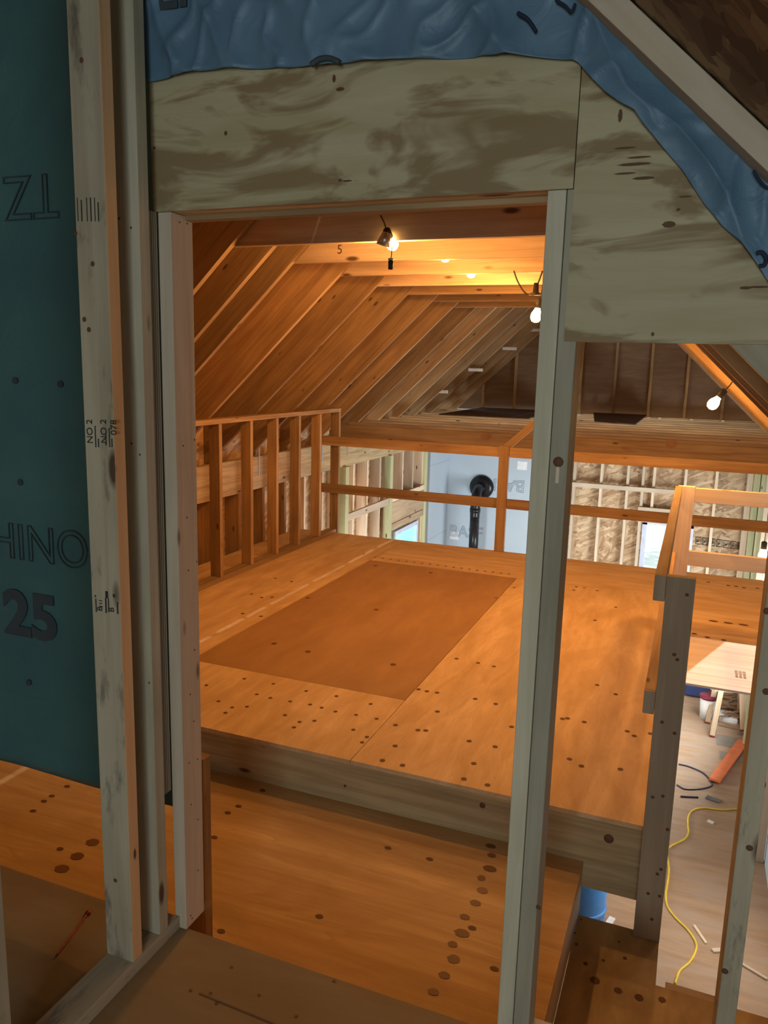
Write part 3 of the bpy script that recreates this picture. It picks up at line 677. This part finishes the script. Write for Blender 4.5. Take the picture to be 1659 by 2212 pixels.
# collar ties
for i, y in enumerate(ys[2:9]):
    q = box('collar_tie', -2.26, -.50, y + .0385, y + .0765, 2.179, 2.325, M_SPF if i < 4 else M_RAFT)
    tag(q, 'horizontal collar tie, %s back from the doorway' % ORD[i], 'collar tie', 'collar ties under the ridge')
    if i == 1:
        p = ony(735, 540, y + .038); text('marked_number', '5', (p.x - .02, y + .037, p.z - .02), xo, zo, .07, M_KNOT, q)
        text('marked_number', '2', (p.x - .02, y + .037, p.z + .035), xo, zo, .07, M_KNOT, q)
for i, (u, v, y) in enumerate(((951, 846, 9.9), (1027, 799, 10.47), (1100, 753, 11.05), (1157, 713, 11.4))):
    p = ony(u, v, y); q = box('pale_block', p.x - .10, p.x + .10, y, y + .02, p.z - .02, p.z + .02, M_WHITE)
    tag(q, 'small bright pale block on the far left roof slope, %s from the bottom' % ORD[i], 'block')
# wall plate beam on the left, with metal straps
q = box('wall_beam', XL - .06, XL, -2.4, 9.9, .50, .79, M_FIR); tag(q, 'long beam under the left rafters, seen through the half-height wall', 'beam')
for i, y in enumerate(ys[:13]):
    e = box('rafter_strap', XL + .001, XL + .004, y - .006, y + .014, .62, .86, M_STEEL, bev=0)
    tag(e, 'galvanized strap tying left rafter number %d to the wall beam' % (i + 1), 'metal strap', 'rafter straps on the left beam')
# left wall studs
y = -2.4; i = 0
while y < 10.9:
    i += 1
    m = M_SPF if y > 6.8 else M_RAFT
    skip = 9.5 < y < 10.45
    z1 = .50 if y < 9.9 else .8
    if skip:
        q = box('wall_stud', XL - .138, XL - .001, y, y + .038, -.40, z1, M_PALE)
    else:
        q = box('wall_stud', XL - .138, XL - .001, y, y + .038, MZ, z1, M_PALE if y > 6.8 else m)
    tag(q, 'outer left wall stud, number %d along the wall' % i, 'stud', 'outer left wall studs')
    y += .406
for (y0, y1) in ((7.86, 7.95), (9.11, 9.46), (10.51, 10.83)):
    yy = (y0 + y1) / 2
    q = box('treated_post', XL - .05, XL + .04, yy - .045, yy + .045, MZ, .50 if yy < 9.9 else .8, M_TREAT)
    tag(q, 'greenish treated post against the left wall, %s' % {7.905: 'nearest the loft railing end', 9.285: 'left of the window header', 10.67: 'beside the silver foam board'}[round(yy, 3)], 'post')
for (y0, y1, z0, z1, lab, m) in ((7.96, 9.23, -.13, -.045, 'doubled horizontal plate between treated posts on the left wall', M_PALE), (9.34, 10.62, -.12, -.05, 'horizontal plate above the window header on the left wall', M_PALE), (9.34, 10.62, -.40, -.125, 'laminated window header board on the left wall', M_SPF), (9.34, 10.62, -.50, -.41, 'plate directly over the left wall window', M_SPF)):
    q = box('wall_plate', XL, XL + .03, y0, y1, z0, z1, m); tag(q, lab, 'plate')
e = box('window_1', XL - .02, XL + .02, 9.52, 10.45, -.60, -.54, M_VINYL); tag(e, kind='structure')
box('window_frame', XL - .02, XL + .02, 10.39, 10.45, -1.5, -.6, M_VINYL, e); box('window_frame', XL - .02, XL + .02, 9.52, 9.58, -1.5, -.6, M_VINYL, e)
box('window_frame', XL - .02, XL + .02, 9.52, 10.45, -1.56, -1.5, M_VINYL, e)
box('window_pane', XL - .012, XL - .006, 9.58, 10.39, -1.5, -.6, plain('self_glowing_window_glass', (.25, .75, .8), .1, emit=((.35, .95, 1.0), .8)), e, bev=0)  # glass emits its own glow in place of sky behind it
# back wall framing
for i, u in enumerate((1240, 1298.6, 1356, 1389, 1412.6, 1480.6, 1548)):
    x = ony(u, 1040, YB - .14).x
    z0 = -.33 if i == 4 else MZ
    q = box('back_wall_stud', x - .019, x + .019, YB - .139, YB - .001, z0, 1.0, M_PALE)
    tag(q, 'white-lit stud on the far sheathed wall, %s from the left' % ORD[i], 'stud', 'far wall studs')
q = box('ledger_board', -1.74, .0, YB - .20, YB - .141, -.075, -.01, M_PALE); tag(q, 'long white-lit horizontal ledger across the far wall studs', 'ledger')
q = box('header_board', -.68, -.02, YB - .18, YB - .141, -.52, -.30, M_PALE); tag(q, 'short header board over the far door opening', 'header board')
for i, (u, m) in enumerate(((1612, M_PALE), (1626, M_TREAT), (1642, M_PALE), (1654, M_TREAT))):
    x = ony(u, 1120, YB - .3).x
    q = box('corner_stud', x - .04, x + .035, YB - .30 - .1 * (i % 2), YB - .2 - .1 * (i % 2), MZ, 1.0, m)
    tag(q, 'stud in the far right wall corner, %s from the left' % ORD[i], 'stud')
dd_ = box('door_1', DX0, DX0 + .07, YB - .02, YB + .05, MZ, -.52, M_VINYL); tag(dd_, kind='structure')
box('door_frame', DX1 - .07, DX1, YB - .02, YB + .05, MZ, -.52, M_VINYL, dd_); box('door_frame', DX0, DX1, YB - .02, YB + .05, -.58, -.52, M_VINYL, dd_)
g = slab('ground', [(-9, 12.6, MZ - .2), (8, 12.6, MZ - .2), (8, 40, MZ - .2), (-9, 40, MZ - .2)], (0, 0, 1), .1, plain('pale_gravel_yard', (.75, .75, .72), .9)); tag(g, kind='structure'); g.name = 'trim_2'
e = empty('shrub', (-1.2, 20, MZ - .2)); tag(e, 'green foliage outside seen through the far door opening', 'shrub')
bm = bmesh.new()
for k in range(260):
    c_ = Vector((random.gauss(0, 1.0), random.gauss(0, .6), 2.5 + random.gauss(0, .5)))
    r_ = bmesh.ops.create_icosphere(bm, subdivisions=1, radius=random.uniform(.08, .24)); bmesh.ops.translate(bm, vec=c_, verts=r_['verts'])
me = D.meshes.new('foliage'); bm.to_mesh(me); bm.free(); link('foliage', me, M_GREEN, e, Matrix.Translation((-1.2, 20, MZ - .2)))
tube('stem', [(-1.2, 20, MZ - .2), (-1.15, 20, MZ + .8), (-1.2, 20, MZ + 1.8)], .05, M_SCRAP, e)
# grade printing on the far sheathing
for k in range(7):
    u = 1503 + k * 15; p = ony(u, 1160 + k * 1.9, YB)
    x = p.x; z = p.z
    for (a0, a1, b0, b1) in ((0, .075, 0, .004), (0, .075, -.10, -.096), (0, .004, -.10, 0), (.072, .075, -.10, 0), (.02, .05, -.06, -.054), (.02, .026, -.08, -.03), (.045, .05, -.05, -.02)):
        box('sheathing_print', x + a0, x + a1, YB - .0215, YB - .0005, z + b0, z + b1, M_INK, WB, bev=0)
# ceiling beam and joists beyond the loft
q = box('ceiling_beam', -3.6, XRT, 7.50, 7.54, .785, 1.0, M_RAFT, bev=.003); tag(q, 'big knotted beam crossing the full width above the far railing', 'beam')
for (u, v, a, b) in ((1050, 943, .055, .035), (1450, 958, .05, .045), (1352, 968, .045, .016), (1400, 964, .17, .006)):
    p = ony(u, v, 7.5)
    bm = bmesh.new(); vv = [bm.verts.new((a * math.cos(t * math.tau / 16), 0, b * math.sin(t * math.tau / 16))) for t in range(16)]; bm.faces.new(vv)
    me = D.meshes.new('knot'); bm.to_mesh(me); bm.free(); link('knot', me, M_BEAMKNOT, q, Matrix.Translation((p.x, 7.498, p.z)))
for i in range(11):
    y = 7.9 + i * .406
    q = box('ceiling_joist', -3.55, XRT - .02, y, y + .038, .86, 1.0, M_RAFT); tag(q, 'ceiling joist beyond the big beam, %s back' % ORD[i], 'joist', 'ceiling joists beyond the beam')
for (pts, lab) in (((( -3.178, 9.956), (-1.987, 9.997), (-2.1, 12.25), (-3.2, 12.25)), 'dark plywood sheet lying on the ceiling joists, left of the king stud'), (((-1.186, 10.076), (-.68, 9.812), (-.691, 12.252), (-1.462, 12.232)), 'smaller dark panel lying on the ceiling joists right of the doorway stud')):
    q = slab('loose_panel', [(x, y, 1.014) for x, y in pts], (0, 0, 1), .012, plain('dark_panel_face', (.10, .055, .04), .8)); tag(q, lab, 'panel')
for i in range(9):
    x = -3.2 + i * .5; zt = min(zl(x), zr(x)) + DK - .05
    if zt > 1.05:
        q = box('gable_stud', x, x + .038, 12.22, 12.268, .97, zt, M_RAFT); tag(q, 'dim stud on the far gable wall, %s from the left' % ORD[i], 'stud', 'gable studs')
# stovepipe
pc = ony(1041, 1052, 11.9)
e = empty('stovepipe', (pc.x, 11.55, MZ)); tag(e, 'black stovepipe with elbow and round wall collar on the silver foam wall', 'stovepipe')
lathe('wall_collar', [(0, 0), (.19, 0), (.19, .03), (.12, .07), (.0, .07)], M_BLACK, (pc.x, 11.895, pc.z), axis=(0, -1, 0), parent=e, seg=32)
pd = ony(1042, 1108, 11.55)
tube('elbow', [(pc.x, 11.86, pc.z), (pc.x, 11.70, pc.z - .01), (pc.x - .0, 11.58, pc.z - .10), (pc.x, 11.55, pc.z - .28), (pc.x, 11.55, pc.z - .42)], .075, M_BLACK, e, seg=20)
lathe('pipe_section', [(.073, -2.3), (.073, -1.2), (.078, -1.2), (.078, -1.16), (.073, -1.16), (.073, -.35), (.082, -.35), (.082, -.28), (0, -.28)], M_BLACK, (pc.x, 11.55, pc.z), parent=e, seg=24)

# ================================================================== STRING LIGHTS
def bulb(u, v, y, tilt=(0, 0, 1), e=9.0, lab='', watt=True, r=.029, cord=.09):
    p = ony(u, v, y); t = Vector(tilt).normalized()
    root = empty('string_light_bulb', p); tag(root, lab, 'light bulb')
    g = lathe('glass_bulb', [(0, -r * 1.15), (r * .6, -r * 1.0), (r * .95, -r * .5), (r, 0), (r * .9, r * .5), (r * .55, r * 1.15), (r * .45, r * 1.5)], M_BULB, p, axis=t, parent=root, seg=20)
    lathe('socket', [(r * .5, r * 1.45), (r * .62, r * 1.5), (r * .62, r * 3.0), (r * .4, r * 3.2), (0, r * 3.2)], M_SOCKET, p, axis=t, parent=root, seg=14)
    tube('drop_cord', [p + t * r * 3.1, p + t * (r * 3.1 + cord * .5) + Vector((.003, 0, 0)), p + t * (r * 3.1 + cord)], .0035, M_SOCKET, root, seg=6)
    l = light('bulb_glow', 'POINT', p - t * (r * 1.15 + .02) , e, WARM, rad=.03); return p
bulb(847, 526, 3.56, tilt=(0, -.85, .55), e=34, lab='brightest hanging bulb, in front of the nearest collar tie')
bulb(962, 553, 4.36, e=26, lab='small bulb half hidden under the second collar tie')
bulb(1018, 589, 5.0, e=26, lab='small bulb just right of the half-hidden one, under the ties')
bulb(1158, 683, 5.3, tilt=(.15, 0, 1), e=36, lab='hanging bulb close beside the right doorway stud', r=.036)
bulb(1541, 872, 4.9, tilt=(.55, 0, .8), e=34, lab='tilted bulb near the orange right-slope rafter', r=.031, cord=.06)
bulb(1648, 1200, 7.6, e=6, lab='bulb low at the right edge behind the guard rails', r=.04, cord=.4)
pts = [ony(u, v, 4.75) for u, v in ((1110, 585), (1117, 605), (1128, 625), (1140, 636), (1152, 632))]
p = ony(1157, 631, 4.75)
e = empty('light_socket', p); tag(e, 'dark star-shaped cord hook with cable going up behind the doorway stud', 'socket')
tube('light_cord', pts, .005, M_SOCKET, e, seg=6)
lathe('hook_body', [(0, -.02), (.04, -.015), (.02, .0), (.016, .05), (0, .055)], M_SOCKET, p, parent=e, seg=6)
tube('cable', [p + Vector((0, 0, .03)), ony(1163, 610, 4.75), ony(1172, 585, 4.75)], .005, M_SOCKET, e, seg=6)
p = ony(844, 572, 3.46)
e = empty('cord_plug', p); tag(e, 'small dark plug dangling under the brightest bulb', 'plug')
lathe('plug_body', [(0, -.022), (.011, -.02), (.012, .015), (.007, .02), (0, .02)], M_SOCKET, p, parent=e, seg=12)
lathe('plug_band', [(.0125, .0), (.0125, .008), (0, .008)], M_STEEL, p + Vector((0, 0, .02)), parent=e, seg=12)
tube('plug_cord', [p + Vector((0, 0, .02)), p + Vector((.003, 0, .05)), p + Vector((.004, 0, .085))], .002, M_SOCKET, e, seg=6)
e = lathe('lamp_shade', [(.0, .05), (.02, .05), (.034, -.01), (.032, -.01), (.018, .045)], M_STEEL, ony(829, 526, 3.49), axis=(.3, 0, 1), seg=18); tag(e, 'little grey reflector beside the brightest bulb', 'reflector')

# ================================================================== MAIN FLOOR THINGS
Z = MZ
def gp(u, v, dz=0.0):
    p = onz(u, v, Z); p.z = Z + dz; return p
q = tube('extension_cord', [gp(u, v, .008) for u, v in ((1598, 1749), (1560, 1751), (1520, 1747), (1497, 1752), (1487, 1765), (1486, 1785), (1487, 1800), (1478, 1815), (1449, 1830), (1441, 1845), (1445, 1880), (1441, 1915), (1438, 1935), (1442, 1960), (1460, 1985), (1485, 2010), (1502, 2035), (1503, 2055), (1490, 2080), (1468, 2100), (1458, 2127))], .009, M_YELLOW)
tag(q, 'yellow extension cord snaking down the main floor below the stairwell', 'cord')
q = tube('power_cord', [gp(u, v, .008) for u, v in ((1466, 1652), (1490, 1658), (1520, 1672), (1537, 1692), (1535, 1700), (1510, 1706), (1480, 1706), (1462, 1697))], .008, M_DARKCORD)
tag(q, 'dark cord loop ending at the orange bar on the main floor', 'cord')
q = tube('cord_piece', [gp(1470, 1722, .01), gp(1487, 1723, .01), gp(1508, 1724, .01)], .010, M_DARKCORD); tag(q, 'short straight dark rod on the main floor above the yellow cord', 'rod')
p0, p1 = gp(1543, 1692, .033), gp(1605, 1607, .033)
q = board('orange_bar', p0, p1, .03, .12, (0, 0, 1), M_ORANGE, bev=.004); tag(q, 'bright orange flat bar lying on the main floor', 'bar')
e = empty('tub', gp(1526, 1557)); tag(e, 'white tub with a maroon lid on the main floor below the pale plywood', 'tub')
c_ = gp(1526, 1550)
lathe('tub_body', [(0, 0), (.085, 0), (.10, .27), (.0, .27)], M_WHITE, c_, parent=e, seg=24); lathe('tub_lid', [(0, .27), (.108, .27), (.108, .31), (0, .31)], M_MAROON, c_, parent=e, seg=24)
c_ = gp(1503, 1500)
q = board('storage_bin', c_ + Vector((-.15, 0, .13)), c_ + Vector((.17, 0, .13)), .22, .3, (0, 0, 1), M_DKBLUE, bev=.02); tag(q, 'dark blue bin partly under the pale plywood sheet', 'bin')
c_ = gp(1572, 1553)
e = empty('white_box', c_); tag(e, 'small white tray with metal pieces beside the maroon-lidded tub', 'tray')
board('tray_body', c_ + Vector((-.11, 0, .03)), c_ + Vector((.11, 0, .03)), .06, .26, (0, 0, 1), M_WHITE, e, bev=.008)
board('metal_piece', c_ + Vector((-.05, .05, .07)), c_ + Vector((.06, .05, .07)), .015, .04, (0, 0, 1), M_STEEL, e); board('metal_piece', c_ + Vector((-.05, -.03, .07)), c_ + Vector((.06, -.03, .07)), .015, .04, (0, 0, 1), M_STEEL, e)
# saw horse with splayed legs
legs = [((1558, 1490), (1538, 1592)), ((1545, 1492), (1528, 1563)), ((1602, 1494), (1604, 1580)), ((1598, 1494), (1596, 1550))]
c_ = gp(1575, 1560)
e = empty('sawhorse', c_); tag(e, 'wooden sawhorse with splayed legs under the pale plywood sheet', 'sawhorse')
for (a, b) in legs:
    foot = gp(*b, .0); top = ony(a[0], a[1], foot.y + .25)
    top.z = max(top.z, Z + .45); d_ = (top - foot)
    board('leg', foot + Vector((0, 0, .02)), top, .04, .06, (0, 1, 0), M_SPF, e)
    board('red_foot', foot + d_ * .0 + Vector((0, 0, .006)), foot + d_ * .16, .046, .066, (0, 1, 0), M_RED, e)
ta = ony(1540, 1487, gp(1538, 1592).y + .3); tb = ony(1602, 1492, gp(1604, 1580).y + .3)
board('top_beam', ta, tb, .05, .09, (0, 0, 1), M_SPF, e)
# scraps
q = empty('scrap_pile', gp(1590, 1545)); tag(q, 'heap of brown offcuts and wrapping beside the sawhorse leg', 'scrap pile', kind='stuff')
bm = bmesh.new(); c0 = gp(1582, 1530)
for k in range(70):
    r_ = bmesh.ops.create_cube(bm, size=1); L_ = random.uniform(.05, .28)
    bmesh.ops.scale(bm, vec=(L_, random.uniform(.01, .05), .012), verts=r_['verts'])
    bmesh.ops.rotate(bm, cent=(0, 0, 0), matrix=Matrix.Rotation(random.uniform(-.5, .9), 3, 'Z') @ Matrix.Rotation(random.uniform(-.1, .1), 3, 'Y'), verts=r_['verts'])
    bmesh.ops.translate(bm, vec=(random.gauss(0, .11), random.gauss(0, .3), .02 + random.random() * .12), verts=r_['verts'])
me = D.meshes.new('offcuts'); bm.to_mesh(me); bm.free(); link('offcuts', me, M_SCRAP, q, Matrix.Translation(c0))
for n_, (u, v, L_, W_, lab) in enumerate(((1576, 1603, .30, .30, 'clear crumpled plastic film beside the upper end of the orange bar'), (1580, 1636, .26, .2, 'clear plastic film piece left of the middle of the orange bar'))):
    c_ = gp(u, v)
    bm = bmesh.new(); g_ = [[bm.verts.new((-L_ / 2 + L_ * i / 8, -W_ / 2 + W_ * k / 8, +.008 + .008 * noise.noise(Vector((i * .6, k * .6, n_ * 9))))) for k in range(9)] for i in range(9)]
    for i in range(8):
        for k in range(8): bm.faces.new((g_[i][k], g_[i + 1][k], g_[i + 1][k + 1], g_[i][k + 1]))
    me = D.meshes.new('film'); bm.to_mesh(me); bm.free(); smooth(me); q = link('plastic_film', me, M_GLASS, None, Matrix.Translation(c_)); tag(q, lab, 'plastic film')
def chip(u, v, L_, W_, rot, m, lab, name='wood_offcut', th=.015):
    c_ = gp(u, v, th / 2); d_ = Vector((math.cos(rot), math.sin(rot), 0)) * L_ / 2
    q = board(name, c_ - d_, c_ + d_, th, W_, (0, 0, 1), m, bev=.002); tag(q, lab, 'offcut')
chip(1535, 1777, .06, .035, -.4, M_WHITE, 'small white block on the main floor right of the yellow cord')
chip(1512, 2020, .20, .02, -1.1, M_PALE, 'pointed wood splinter beside the lowest bend of the yellow cord')
chip(1548, 2055, .07, .04, .5, M_PALE, 'pale wood offcut beside the dark right-hand stud')
chip(1625, 2098, .22, .025, -.5, M_PALE, 'wood splinter right of the dark right-hand stud')
chip(1317, 1993, .12, .05, 1.3, M_WHITE, 'white scrap right of the blue barrel')
chip(1540, 1728, .14, .07, -.3, M_GLASS, 'crumpled clear wrapper above the yellow cord', 'plastic_wrapper')
# blue barrel under the landing, seen through the gap
c_ = gp(1270, 2030)
e = empty('blue_barrel', c_); tag(e, 'blue plastic barrel on the main floor, seen through the gap beside the landing', 'barrel')
lathe('barrel_body', [(0, 0), (.17, 0), (.19, .05), (.19, .55), (.17, .60), (0, .60)], M_BLUEJ, (c_.x - .08, c_.y, Z), parent=e, seg=32)
lathe('barrel_rim', [(.195, .28), (.20, .30), (.195, .32)], M_BLUEJ, (c_.x - .08, c_.y, Z), parent=e, seg=32)
# right wall base and framing beyond the right stud
for i in range(6):
    y = 7.3 + i * .8
    q = box('wall_stud', XRT - .06, XRT + .01, y, y + .038, MZ, .7, M_TREAT if i % 2 else M_PALE); tag(q, 'stud on the right outer wall of the tall room, %s back' % ORD[i], 'stud', 'right outer wall studs')
